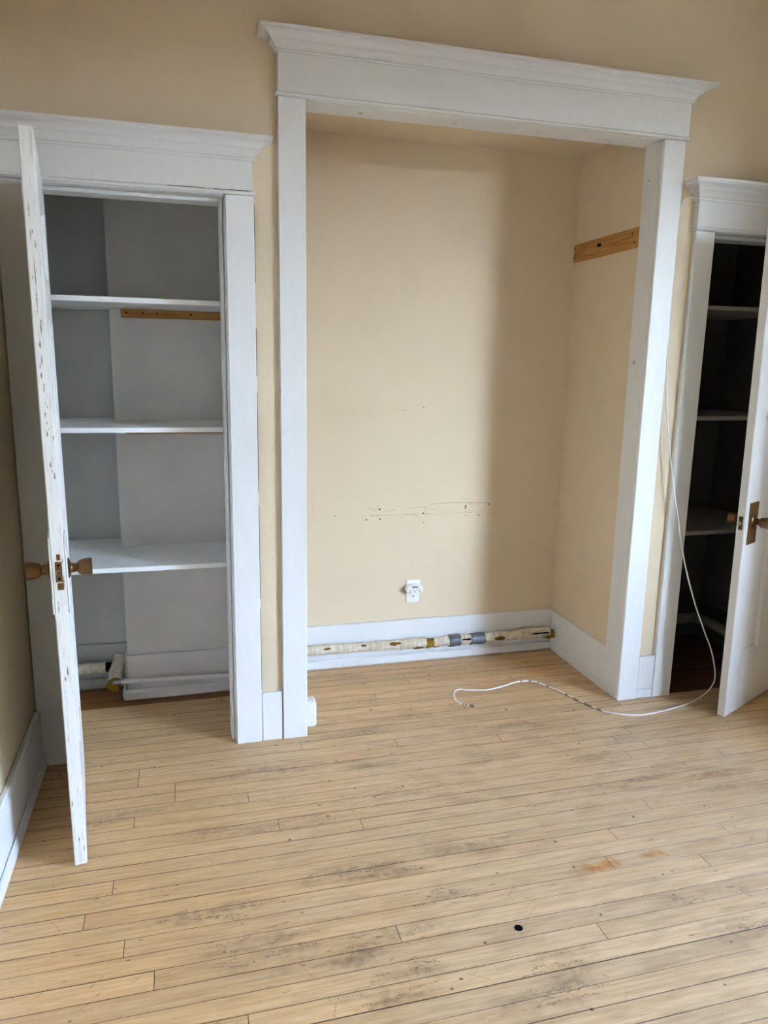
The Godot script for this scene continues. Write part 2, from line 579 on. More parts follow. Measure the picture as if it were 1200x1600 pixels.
func build_shell() -> void:
	var zf := -0.02
	var zb := -0.13
	# the wall with the three openings
	slab("wall_front", "cream plaster wall holding the two closet doorways and the wide cased opening", [
		[Vector3(-0.60, 0, zb), Vector3(-0.457, 2.085, zf)], [Vector3(0.184, 0, zb), Vector3(0.437, 2.42, zf)], [Vector3(1.905, 0, zb), Vector3(2.151, 2.42, zf)], [Vector3(2.83, 0, zb), Vector3(3.05, 2.085, zf)],
		[Vector3(-0.60, 2.085, zb), Vector3(0.184, 2.42, zf)], [Vector3(2.151, 2.085, zb), Vector3(3.05, 2.42, zf)], [Vector3(-0.60, 2.42, zb), Vector3(3.05, CEIL, zf)]], cream_paint)
	slab("wall_left", "cream plaster wall at the far left beside the open closet door", [[Vector3(WALL_L - 0.1, 0, zf), Vector3(WALL_L, CEIL, ROOM_BACK)]], cream_paint)
	slab("wall_rear", "cream plaster wall behind the camera", [[Vector3(WALL_L - 0.1, 0, ROOM_BACK), Vector3(WALL_R + 0.15, CEIL, ROOM_BACK + 0.1)]], cream_paint)
	var wz0 := 2.35
	var wz1 := 3.65
	var wy0 := 0.62
	var wy1 := 2.60
	slab("wall_right", "cream plaster wall on the right with a boxed-in corner added for its shade and a window", [
		[Vector3(SHADE_PIER_R, 0, zf), Vector3(WALL_R + 0.15, CEIL, SHADE_PIER_Z)], [Vector3(WALL_R, 0, SHADE_PIER_Z), Vector3(WALL_R + 0.15, CEIL, wz0)], [Vector3(WALL_R, 0, wz1), Vector3(WALL_R + 0.15, CEIL, ROOM_BACK)],
		[Vector3(WALL_R, 0, wz0), Vector3(WALL_R + 0.15, wy0, wz1)], [Vector3(WALL_R, wy1, wz0), Vector3(WALL_R + 0.15, CEIL, wz1)]], cream_paint)
	var st := begin()
	box(st, Vector3(WALL_L - 0.1, CEIL, zb), Vector3(WALL_R + 0.15, CEIL + 0.1, ROOM_BACK + 0.1))
	structure(commit("ceiling", st, ceiling_paint), "off-white plaster ceiling over the whole room", "ceiling")
	# alcove
	st = begin()
	var a := Vector3(0.445, 0, BACK)
	var b := Vector3(1.905, 2.5, BACK)
	for v in [[a.x, a.y, 0.0, 1.0], [a.x, b.y, 0.0, 0.0], [b.x, b.y, 1.0, 0.0], [a.x, a.y, 0.0, 1.0], [b.x, b.y, 1.0, 0.0], [b.x, a.y, 1.0, 1.0]]:
		st.set_uv(Vector2(v[2], v[3]))
		st.add_vertex(Vector3(v[0], v[1], BACK))
	st.set_uv(Vector2(0.01, 0.01))
	box(st, Vector3(0.445, 0, BACK - 0.1), Vector3(1.905, 2.5, BACK - 0.002))
	structure(commit("wall_alcove_rear", st, scuffed_paint), "cream rear wall of the alcove with dark scuff marks and nail holes", "wall")
	slab("wall_alcove_right", "cream side wall of the alcove on the right, in shade", [[Vector3(1.905, 0, BACK - 0.1), Vector3(2.04, 2.5, zb)]], cream_paint)
	slab("wall_alcove_left", "cream side wall of the alcove hidden behind the left casing", [[Vector3(0.31, 0, BACK - 0.1), Vector3(0.445, 2.5, zb)]], cream_paint)
	st = begin()
	box(st, Vector3(0.31, 2.5, BACK - 0.1), Vector3(2.04, 2.58, zb))
	structure(commit("ceiling_alcove", st, cream_paint), "cream ceiling of the alcove above its rear wall", "ceiling")
	# closets: grey-white inside, with shade put into the darker paints
	slab("wall_left_closet", "left closet walls round its chimney breast, recess shade put into their grey paint", [
		[Vector3(-0.62, 0, BACK - 0.1), Vector3(0.31, 2.4, BACK)], [Vector3(-0.62, 0, BACK), Vector3(-0.555, 2.4, zb)], [Vector3(0.205, 0, BACK), Vector3(0.31, 2.4, zb)], [Vector3(-0.62, 2.4, BACK - 0.1), Vector3(0.31, 2.48, zb)]], recess_shade_paint)
	slab("wall_chimney_breast", "off-white chimney breast projecting inside the left closet behind the shelves", [[Vector3(-0.273, 0, BACK), Vector3(0.205, 2.4, -0.535)]], lit_closet_paint)
	slab("wall_right_closet", "walls inside the narrow right closet, their shade painted in as dark grey", [
		[Vector3(2.04, 0, BACK - 0.1), Vector3(3.05, 2.4, BACK)], [Vector3(2.04, 0, BACK), Vector3(2.10, 2.4, zb)], [Vector3(2.85, 0, BACK), Vector3(3.05, 2.4, zb)], [Vector3(2.04, 2.4, BACK - 0.1), Vector3(3.05, 2.48, zb)]], right_closet_shade)


func plank(x0: float, x1: float, z0: float, z1: float, tint: Color, parent: Node3D, lift: float) -> MeshInstance3D:
	var st := begin()
	var e := 0.0006
	var y := lift
	var ox := rng.randf() * 2.4
	var oz := rng.randf() * 0.6
	st.set_color(tint)
	var top := [Vector3(x0 + e, y, z0 + e), Vector3(x1 - e, y, z0 + e), Vector3(x1 - e, y, z1 - e), Vector3(x0 + e, y, z1 - e)]
	var low := [Vector3(x0, y - e, z0), Vector3(x1, y - e, z0), Vector3(x1, y - e, z1), Vector3(x0, y - e, z1)]
	var foot := []
	for p in low:
		foot.append(Vector3(p.x, -0.012, p.z))
	var all := [top[0], top[1], top[2], top[0], top[2], top[3]]
	for k in 4:
		var j := (k + 1) % 4
		for pair in [[top, low], [low, foot]]:
			all.append_array([pair[0][k], pair[1][j], pair[0][j], pair[0][k], pair[1][k], pair[1][j]])
	for n in all.size():
		var p: Vector3 = all[n]
		if n >= 6:  # the joints are full of old dirt
			var soil := 0.36 if ((n - 6) / 6) % 2 == 0 else 0.15
			st.set_color(Color(tint.r * soil, tint.g * soil * 0.9, tint.b * soil * 0.8))
		st.set_uv(Vector2((p.x + ox) / 2.4, (p.z + oz) / 0.6))
		st.set_uv2(Vector2((p.x + 0.7) / 3.9, (p.z + 0.8) / 5.1))
		st.add_vertex(p)
	return commit("floor_board", st, board_wood, parent)


func build_floor() -> void:
	var st := begin()
	box(st, Vector3(-0.66, -0.10, -0.79), Vector3(WALL_R + 0.1, -0.006, ROOM_BACK + 0.1))
	var floor_node := commit("floor", st, gap_dark)
	structure(floor_node, "worn narrow maple strip floor with grey scuffs running through room and alcove", "floor")
	var joints := {10: [-0.199, 0.792], 11: [-0.199, 1.217], 12: [-0.069], 13: [-0.069], 14: [0.179, 1.778], 15: [-0.199], 17: [0.263], 18: [0.53], 20: [-0.24], 22: [-0.304], 24: [-0.193, 1.232], 26: [-0.114, 0.515], 29: [0.101, 1.9], 9: [0.414], 3: [0.815], 1: [0.128, 1.01], 25: [1.529], 28: [1.055], 23: [1.705]}
	var last := 60
	for i in range(-3, last):
		var z0 := -0.516 + BOARD * i
		var z1 := minf(z0 + BOARD, ROOM_BACK)
		z0 = maxf(z0, BACK)
		if z1 - z0 < 0.012:
			continue
		var cuts := [-0.56]
		var mine: Array = joints.get(i, [])
		var marks := mine.duplicate()
		if z1 < -0.02:
			marks.append(0.257)
			marks.append(1.97)
		if mine.is_empty() and i > 3:
			marks.append(rng.randf_range(1.6, 2.6) if i < 34 else rng.randf_range(0.3, 2.6))
		elif not mine.is_empty() and mine[-1] < 0.9 and i > 8:
			marks.append(mine[-1] + rng.randf_range(1.5, 1.9))
		marks.sort()
		for m in marks:
			if m > cuts[-1] + 0.1 and m < 2.85:
				cuts.append(m)
		cuts.append(SHADE_PIER_R if z0 < SHADE_PIER_Z else WALL_R)
		for k in cuts.size() - 1:
			var a: float = cuts[k]
			var b: float = cuts[k + 1]
			var tone := rng.randf_range(0.87, 1.06)
			var c := Color(0.79, 0.575, 0.36) * tone
			c = c.lerp(Color(0.76, 0.52, 0.295), rng.randf_range(0.0, 0.5))
			var mid := (a + b) * 0.5
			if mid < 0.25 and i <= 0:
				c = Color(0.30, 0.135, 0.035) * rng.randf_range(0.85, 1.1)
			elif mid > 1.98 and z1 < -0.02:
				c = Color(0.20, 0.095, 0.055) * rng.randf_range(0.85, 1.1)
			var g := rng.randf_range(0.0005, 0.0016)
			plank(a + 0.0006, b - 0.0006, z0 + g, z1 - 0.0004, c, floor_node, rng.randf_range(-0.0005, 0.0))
	# a bored hole in one board
	st = begin()
	lathe(st, [Vector2(0.0, 0.0006), Vector2(0.0085, 0.0006), Vector2(0.0105, 0.0012), Vector2(0.012, 0.0002)], Transform3D(Basis(), Vector3(0.838, 0, 1.177)), 16)
	commit("bored_hole", st, black_matte, floor_node)


func build_window() -> void:
	var w := Node3D.new()
	w.name = "window_1"
	w.position = Vector3(WALL_R, 0, 0)
	add_child(w)
	structure(w, "tall white sash window in the right wall beyond the picture", "window")
	var z0 := 2.35
	var z1 := 3.65
	var y0 := 0.62
	var y1 := 2.60
	for q in [[Vector3(0.0, y0, z0), Vector3(0.15, y1, z0 + 0.02)], [Vector3(0.0, y0, z1 - 0.02), Vector3(0.15, y1, z1)], [Vector3(0.0, y1 - 0.02, z0), Vector3(0.15, y1, z1)]]:
		bar("jamb", q[0], q[1], trim_paint, w)
	bar("sill", Vector3(-0.05, y0, z0 - 0.06), Vector3(0.15, y0 + 0.025, z1 + 0.06), trim_paint, w, 0.004)
	for q in [[Vector3(-0.02, y0, z0 - 0.1), Vector3(0, y1, z0)], [Vector3(-0.02, y0, z1), Vector3(0, y1, z1 + 0.1)], [Vector3(-0.022, y1, z0 - 0.1), Vector3(0, y1 + 0.13, z1 + 0.1)]]:
		bar("casing", q[0], q[1], trim_paint, w)
	var ym := 1.59
	for q in [[y0 + 0.025, ym + 0.02, 0.06], [ym - 0.02, y1 - 0.02, 0.095]]:
		var st := begin()
		var xa: float = q[2]
		box(st, Vector3(xa, q[0], z0 + 0.02), Vector3(xa + 0.03, q[1], z0 + 0.06), 0.002)
		box(st, Vector3(xa, q[0], z1 - 0.06), Vector3(xa + 0.03, q[1], z1 - 0.02), 0.002)
		box(st, Vector3(xa, q[0], z0 + 0.06), Vector3(xa + 0.03, q[0] + 0.045, z1 - 0.06), 0.002)
		box(st, Vector3(xa, q[1] - 0.04, z0 + 0.06), Vector3(xa + 0.03, q[1], z1 - 0.06), 0.002)
		var sash := commit("sash", st, trim_paint, w)
		bar("pane", Vector3(xa + 0.013, q[0] + 0.045, z0 + 0.06), Vector3(xa + 0.017, q[1] - 0.04, z1 - 0.06), glass, sash, 0.0)


# unseen house front, added to hide the lowest strip of sky from the window
func build_sky_blocker() -> void:
	var o := Node3D.new()
	o.name = "sky_blocker"
	add_child(o)
	structure(o, "unseen brick house front added outside the window to block low sky", "house")
	var brick := triplanar(mat(Color(0.36, 0.27, 0.23), 0.9, 0.2), Vector3(0.5, 0.5, 0.5))
	brick.albedo_texture = ramp_tex(0.05, Color(0.8, 0.8, 0.8), Color(1, 1, 1), 67)
	bar("front", Vector3(13.0, -6.0, -14.0), Vector3(20.0, 2.2, 16.0), brick, o, 0.05)
	bar("eaves", Vector3(12.7, 2.2, -14.3), Vector3(20.3, 2.4, 16.3), brick, o, 0.03)


# ======================================================================
# casings, head boards and cornices
# ======================================================================
func cornice_profile(y0: float, y1: float, out: float) -> Array:
	var r := []
	for q in [[0.0, 0.0], [0.10, 0.0], [0.13, 0.06], [0.13, 0.10], [0.10, 0.13], [0.14, 0.17], [0.17, 0.26], [0.24, 0.38], [0.34, 0.46], [0.42, 0.49], [0.44, 0.57], [0.48, 0.64], [0.56, 0.71], [0.70, 0.76], [0.90, 0.785], [0.91, 0.84], [0.98, 0.845], [1.0, 0.86], [1.0, 1.0], [0.0, 1.0]]:
		r.append(Vector2(q[0] * out, lerpf(y0, y1, q[1])))
	return r


func build_trims() -> void:
	# --- left closet ---
	var t := Node3D.new()
	t.name = "trim_1"
	add_child(t)
	structure(t, "white painted casing with cornice head around the left closet doorway", "door casing")
	bar("casing", Vector3(-0.5585, 0.0, -0.022), Vector3(-0.442, 2.069, 0.0), trim_paint, t, 0.003)
	bar("casing", Vector3(0.1685, 0.0, -0.022), Vector3(0.268, 2.069, 0.0), trim_paint, t, 0.003)
	bar("bead", Vector3(-0.5585, 2.069, -0.02), Vector3(0.272, 2.081, 0.016), trim_paint, t, 0.005)
	bar("head_board", Vector3(-0.5585, 2.081, -0.02), Vector3(0.263, 2.184, 0.012), trim_paint, t, 0.002)
	var st := begin()
	crown(st, -0.563, 0.263, -0.02, 0.012, cornice_profile(2.178, 2.249, 0.064))
	commit("cornice", st, trim_paint, t)
	bar("jamb", Vector3(-0.4575, 0, -0.131), Vector3(-0.444, 2.085, -0.0225), trim_paint, t)
	bar("jamb", Vector3(0.164, 0, -0.131), Vector3(0.1845, 2.085, -0.0225), trim_paint, t)
	bar("head_jamb", Vector3(-0.444, 2.064, -0.131), Vector3(0.164, 2.0855, -0.0005), trim_paint, t)
	bar("door_stop", Vector3(0.150, 0, -0.131), Vector3(0.1622, 2.064, -0.048), trim_paint, t, 0.003)
	bar("door_stop", Vector3(-0.444, 0, -0.131), Vector3(-0.430, 2.064, -0.048), trim_paint, t, 0.003)
	bar("head_stop", Vector3(-0.430, 2.050, -0.131), Vector3(0.150, 2.0645, -0.048), trim_paint, t, 0.003)
	# solid dark strips for the shade inside open joints of casing and bead
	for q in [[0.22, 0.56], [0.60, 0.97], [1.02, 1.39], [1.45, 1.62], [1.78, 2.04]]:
		bar("joint_shade", Vector3(0.2675, q[0], -0.0205), Vector3(0.2694, q[1], -0.0025), gap_dark, t, 0.0)
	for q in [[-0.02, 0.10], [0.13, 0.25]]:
		bar("joint_shade", Vector3(q[0], 2.0805, -0.01), Vector3(q[1], 2.0818, 0.0129), gap_dark, t, 0.0)
	# --- alcove ---
	t = Node3D.new()
	t.name = "trim_2"
	add_child(t)
	structure(t, "tall white casing with wide cornice head around the open alcove", "opening casing")
	bar("casing", Vector3(0.3533, 0.0, -0.022), Vector3(0.4511, 2.400, 0.0), trim_paint, t, 0.003)
	bar("casing", Vector3(1.8893, 0.0, -0.022), Vector3(1.9872, 2.400, 0.0), trim_paint, t, 0.003)
	bar("bead", Vector3(0.345, 2.400, -0.02), Vector3(1.995, 2.411, 0.018), trim_paint, t, 0.005)
	bar("head_board", Vector3(0.3533, 2.411, -0.02), Vector3(1.9872, 2.541, 0.014), trim_paint, t, 0.002)
	st = begin()
	crown(st, 0.3533, 1.9872, -0.02, 0.014, cornice_profile(2.533, 2.594, 0.066))
	commit("cornice", st, trim_paint, t)
	bar("jamb", Vector3(1.8915, 0.0, -0.135), Vector3(1.9055, 2.42, -0.0225), trim_paint, t, 0.003)
	bar("jamb", Vector3(0.4365, 0.0, -0.135), Vector3(0.450, 2.42, -0.0225), trim_paint, t, 0.003)
	bar("head_jamb", Vector3(0.450, 2.401, -0.150), Vector3(1.8915, 2.4205, -0.0225), trim_paint, t, 0.008)
	for q in [[1.382, -0.087], [1.685, -0.081]]:
		st = begin()
		lathe(st, [Vector2(0.0, -0.001), Vector2(0.003, -0.001), Vector2(0.0045, -0.004), Vector2(0.008, -0.003), Vector2(0.010, 0.0)], Transform3D(Basis(), Vector3(q[0], 2.401, q[1])), 12)
		commit("screw_anchor", st, trim_paint, t)
	for q in [[0.668, -0.096], [1.034, -0.089]]:
		st = begin()
		lathe(st, [Vector2(0.0, -0.0012), Vector2(0.008, -0.0012), Vector2(0.010, 0.0)], Transform3D(Basis(), Vector3(q[0], 2.401, q[1])), 12)
		commit("patched_hole", st, wrap_paint, t)
	for q in [[2.26, -0.084], [1.53, -0.092]]:
		st = begin()
		var turn := Basis(Vector3(0, 0, 1), PI / 2)
		lathe(st, [Vector2(0.0, 0.001), Vector2(0.003, 0.001), Vector2(0.0045, 0.006), Vector2(0.008, 0.004), Vector2(0.010, 0.0)], Transform3D(turn, Vector3(1.8915, q[0], q[1])), 12)
		commit("screw_anchor", st, trim_paint, t)
	# --- right closet ---
	t = Node3D.new()
	t.name = "trim_3"
	add_child(t)
	structure(t, "white painted casing with cornice head around the right closet doorway", "door casing")
	bar("casing", Vector3(2.0713, 0.0, -0.022), Vector3(2.1664, 2.066, 0.0), trim_paint, t, 0.003)
	bar("casing", Vector3(2.815, 0.0, -0.022), Vector3(2.915, 2.066, 0.0), trim_paint, t, 0.003)
	bar("bead", Vector3(2.060, 2.066, -0.02), Vector3(2.926, 2.078, 0.016), trim_paint, t, 0.005)
	bar("head_board", Vector3(2.065, 2.078, -0.02), Vector3(2.92, 2.182, 0.012), trim_paint, t, 0.002)
	st = begin()
	crown(st, 2.065, 2.92, -0.02, 0.012, cornice_profile(2.180, 2.253, 0.066))
	commit("cornice", st, trim_paint, t)
	bar("jamb", Vector3(2.1505, 0, -0.131), Vector3(2.170, 2.085, -0.0225), trim_paint, t)
	bar("jamb", Vector3(2.818, 0, -0.131), Vector3(2.8305, 2.085, -0.0225), trim_paint, t)
	bar("head_jamb", Vector3(2.170, 2.062, -0.131), Vector3(2.818, 2.0855, -0.0005), trim_paint, t)
	bar("door_stop", Vector3(2.170, 0, -0.131), Vector3(2.184, 2.062, -0.048), trim_paint, t, 0.003)
	bar("head_stop", Vector3(2.184, 2.047, -0.131), Vector3(2.818, 2.0625, -0.048), trim_paint, t, 0.003)
	bar("door_stop", Vector3(2.804, 0, -0.131), Vector3(2.8185, 2.0475, -0.048), trim_paint, t, 0.003)


# ======================================================================
# doors
# ======================================================================
func knob_shape(st: SurfaceTool, at: Vector3, dir: float) -> void:
	# axis along local z, dir = which face
	var turn := Basis(Vector3(1, 0, 0), PI / 2 * dir)
	lathe(st, [Vector2(0.029, 0.0), Vector2(0.029, 0.002), Vector2(0.024, 0.006), Vector2(0.016, 0.008), Vector2(0.0135, 0.012), Vector2(0.0135, 0.020), Vector2(0.0115, 0.0205), Vector2(0.0115, 0.0225), Vector2(0.0145, 0.0245), Vector2(0.0190, 0.0285), Vector2(0.0218, 0.035), Vector2(0.0238, 0.046), Vector2(0.0252, 0.060), Vector2(0.0245, 0.0635), Vector2(0.022, 0.0645), Vector2(0.018, 0.063), Vector2(0.0, 0.063)], Transform3D(turn, at), 28)


func door_leaf(called: String, label: String, length: float, height: float, worn: bool) -> Node3D:
	var d := Node3D.new()
	d.name = called
	add_child(d)
	structure(d, label, "door")
	var h := 0.0177
	var stile := 0.105
	# hinge stile
	bar("stile", Vector3(0, 0, -h), Vector3(stile, height, h), trim_paint, d, 0.002)
	# lock stile, whose worn edge carries its own paint
	bar("stile", Vector3(length - stile, 0, -h), Vector3(length - 0.0015, height, h), trim_paint, d, 0.003)
	var st := begin()
	var x := length
	var e := 0.003
	for v in [[0, 0], [1, 0], [1, 1], [0, 0], [1, 1], [0, 1]]:
		st.set_uv(Vector2(float(v[0]), 1.0 - float(v[1])))
		st.add_vertex(Vector3(x, e + v[1] * (height - 2 * e), lerpf(h - e, -h + e, v[0])))
	for s in [-1.0, 1.0]:
		st.set_uv(Vector2(0.5 - 0.5 * s, 0.03))
		quad(st, Vector3(x, e, s * (h - e)), Vector3(x, height - e, s * (h - e)), Vector3(x - 0.002, height, s * (h - 0.001)), Vector3(x - 0.002, 0, s * (h - 0.001)), Vector3(1, 0, s))
	for s in [0.0, height]:
		quad(st, Vector3(x, absf(s - e), h - e), Vector3(x, absf(s - e), -h + e), Vector3(x - 0.002, s, -h + 0.001), Vector3(x - 0.002, s, h - 0.001), Vector3(1, s - 1.0, 0))
	commit("edge_paint", st, chipped_paint if worn else trim_paint, d)
	var x0 := stile
	var x1 := length - stile
	var xm := (x0 + x1) * 0.5
	var rails := [[0.0, 0.262], [height - 0.45, height - 0.33], [height - 0.115, height]]
	for r in rails:
		bar("rail", Vector3(x0, r[0], -h), Vector3(x1, r[1], h), trim_paint, d, 0.001)
	bar("mullion", Vector3(xm - 0.05, 0.262, -h), Vector3(xm + 0.05, height - 0.45, h), trim_paint, d, 0.001)
	var panels := [[x0, xm - 0.05, 0.262, height - 0.45], [xm + 0.05, x1, 0.262, height - 0.45], [x0, x1, height - 0.33, height - 0.115]]
	for p in panels:
		var pn := bar("panel", Vector3(p[0] - 0.002, p[2] - 0.002, -0.006), Vector3(p[1] + 0.002, p[3] + 0.002, 0.006), trim_paint, d, 0.0)
		st = begin()
		# sticking: a bevelled moulding round the panel on both faces
		for s in [-1.0, 1.0]:
			var outer := [Vector3(p[0], p[2], s * (h - 0.002)), Vector3(p[1], p[2], s * (h - 0.002)), Vector3(p[1], p[3], s * (h - 0.002)), Vector3(p[0], p[3], s * (h - 0.002))]
			var c := Vector3((p[0] + p[1]) / 2, (p[2] + p[3]) / 2, 0)
			var steps := [[0.0, 0.0157], [0.004, 0.0157], [0.008, 0.010], [0.013, 0.0095], [0.015, 0.006]]
			for k in steps.size() - 1:
				for j in 4:
					var q := []
					for w in [[k, j], [k, (j + 1) % 4], [k + 1, (j + 1) % 4], [k + 1, j]]:
						var o: Vector3 = outer[w[1]]
						q.append(Vector3(o.x - signf(o.x - c.x) * steps[w[0]][0], o.y - signf(o.y - c.y) * steps[w[0]][0], s * steps[w[0]][1]))
					quad(st, q[0], q[1], q[2], q[3], Vector3(0, 0, s) + (c - (outer[j] + outer[(j + 1) % 4]) * 0.5).normalized() * 0.3)
		commit("panel_moulding", st, trim_paint, pn)
	return d


func latch(d: Node3D, length: float, y: float) -> void:
	var p := bar("latch_plate", Vector3(length - 0.001, y - 0.029, -0.009), Vector3(length + 0.0012, y + 0.029, 0.009), dark_brass, d, 0.0006)
	var st := begin()
	var out := Basis(Vector3(0, 0, 1), -PI / 2)
	for s in [-0.019, 0.019]:
		lathe(st, [Vector2(0.0038, 0.0), Vector2(0.0036, 0.0008), Vector2(0.0, 0.0004)], Transform3D(out, Vector3(length + 0.0011, y + s, 0)), 12)
	commit("screw", st, black_matte, p)
	st = begin()
	lathe(st, [Vector2(0.0078, 0.0), Vector2(0.0078, 0.009), Vector2(0.006, 0.011), Vector2(0.0, 0.011)], Transform3D(out, Vector3(length, y, 0)), 20)
	commit("latch_bolt", st, steel, p)


func build_doors() -> void:
	# left leaf, seen almost edge-on
	var l := 0.639
	var d := door_leaf("door_1", "white panelled door standing open edge-on at the left, its edge chipped", l, 2.053, true)
	d.position = Vector3(-0.420, 0.010, 0.001)
	d.basis = Basis(Vector3(0, 0, 1), 0.0050) * Basis(Vector3(0, 1, 0), -atan2(0.634, 0.081))
	for s in [-1.0, 1.0]:
		var st := begin()
		knob_shape(st, Vector3(l - 0.062, 0.905, s * 0.0225), s)
		commit("doorknob", st, brass, d)
		bar("lock_patch", Vector3(l - 0.10, 0.79, minf(s * 0.0175, s * 0.0225)), Vector3(l - 0.001, 1.01, maxf(s * 0.0175, s * 0.0225)), trim_paint, d, 0.002)
	latch(d, l, 0.912)
	bar("mortise_plate", Vector3(l - 0.001, 0.945, -0.006), Vector3(l + 0.0006, 0.962, 0.004), dark_brass, d, 0.0003)
	bar("mortise_plate", Vector3(l - 0.001, 0.860, -0.010), Vector3(l + 0.0006, 0.880, 0.006), dark_brass, d, 0.0003)
	# right leaf
	d = door_leaf("door_2", "white panelled door half open at the right edge with brass knob and plate", 0.619, 2.04, false)
	var front := Vector3(0.4191, 0, 0.9079)
	var free := Vector3(2.2531, 0.008, 0.2644) - front * 0.0177
	var b := Basis(Vector3(0, 1, 0), PI + atan2(0.4191, 0.9079))
	b = b * Basis(Vector3(0, 0, 1), -0.021)
	d.transform = Transform3D(b, free - b * Vector3(0.619, 0, 0))
	for s in [-1.0, 1.0]:
		var st := begin()
		knob_shape(st, Vector3(0.619 - 0.078, 0.872, s * 0.0195), s)
		commit("doorknob", st, brass, d)
		st = begin()
		box(st, Vector3(0.619 - 0.112, 0.775, minf(s * 0.017, s * 0.0197)), Vector3(0.619 - 0.030, 0.955, maxf(s * 0.017, s * 0.0197)), 0.0012)
		commit("escutcheon", st, dark_brass, d)
	latch(d, 0.619, 0.872)


# ======================================================================
# baseboards
# ======================================================================
func base_run(called: String, label: String, pieces: Array) -> void:
	# pieces: board and shoe boxes
	var o := Node3D.new()
	o.name = called
	add_child(o)
	structure(o, label, "baseboard")
	for p in pieces:
		bar(p[0], p[1], p[2], trim_paint, o, p[3])


func build_baseboards() -> void:
	base_run("baseboard_left", "tall white baseboard along the left wall behind the open door", [["board", Vector3(WALL_L, 0.0, 0.002), Vector3(-0.542, 0.225, ROOM_BACK), 0.004], ["shoe", Vector3(-0.542, 0.0, 0.002), Vector3(-0.532, 0.055, ROOM_BACK), 0.006]])
	base_run("baseboard_alcove_rear", "tall white baseboard along the alcove rear wall behind the pipe", [["board", Vector3(0.46, 0.0, BACK), Vector3(1.8935, 0.222, -0.668), 0.004], ["shoe", Vector3(0.46, 0.0, -0.668), Vector3(1.8915, 0.048, -0.648), 0.008]])
	base_run("baseboard_alcove_right", "white baseboard on the shaded right side of the alcove", [["board", Vector3(1.8935, 0.0, BACK), Vector3(1.905, 0.214, -0.135), 0.004], ["shoe", Vector3(1.888, 0.0, -0.655), Vector3(1.8935, 0.05, -0.09), 0.003]])
	base_run("baseboard_alcove_left", "white baseboard on the hidden left side of the alcove", [["board", Vector3(0.445, 0.0, BACK), Vector3(0.4595, 0.214, -0.135), 0.004]])
	base_run("baseboard_left_pier", "short white base block between the left closet and alcove casings", [["board", Vector3(0.270, 0.0, -0.02), Vector3(0.3485, 0.206, -0.003), 0.003]])
	base_run("baseboard_right_pier", "short white base block between the alcove and right closet casings", [["board", Vector3(1.9885, 0.045, -0.02), Vector3(2.070, 0.206, -0.003), 0.003], ["block", Vector3(1.9885, 0.0, -0.02), Vector3(2.070, 0.0435, -0.004), 0.002]])
	var o := Node3D.new()
	o.name = "baseboard_left_closet"
	add_child(o)
	structure(o, "grey-white baseboard round the chimney breast inside the left closet", "baseboard")
	bar("board", Vector3(-0.279, 0.0, -0.535), Vector3(0.205, 0.206, -0.518), lit_closet_paint, o, 0.003)
	bar("board", Vector3(-0.555, 0.0, BACK), Vector3(-0.273, 0.212, -0.674), recess_shade_paint, o, 0.003)
	bar("board", Vector3(-0.285, 0.0, -0.674), Vector3(-0.2735, 0.206, -0.535), lit_closet_paint, o, 0.002)
	bar("shoe", Vector3(-0.299, 0.0, -0.518), Vector3(0.205, 0.05, -0.495), lit_closet_paint, o, 0.012)
	bar("shoe", Vector3(-0.555, 0.0, -0.674), Vector3(-0.2855, 0.05, -0.655), recess_shade_paint, o, 0.010)
	bar("shoe", Vector3(-0.299, 0.0, -0.655), Vector3(-0.2855, 0.05, -0.519), lit_closet_paint, o, 0.005)
	o = Node3D.new()
	o.name = "baseboard_right_closet"
	add_child(o)
	structure(o, "right closet baseboard behind its pipe, shade painted in as dark grey", "baseboard")
	bar("board", Vector3(2.10, 0.0, BACK), Vector3(2.85, 0.21, -0.674), right_closet_shade, o, 0.003)
	bar("board", Vector3(2.834, 0.0, -0.674), Vector3(2.85, 0.21, -0.131), right_closet_shade, o, 0.003)


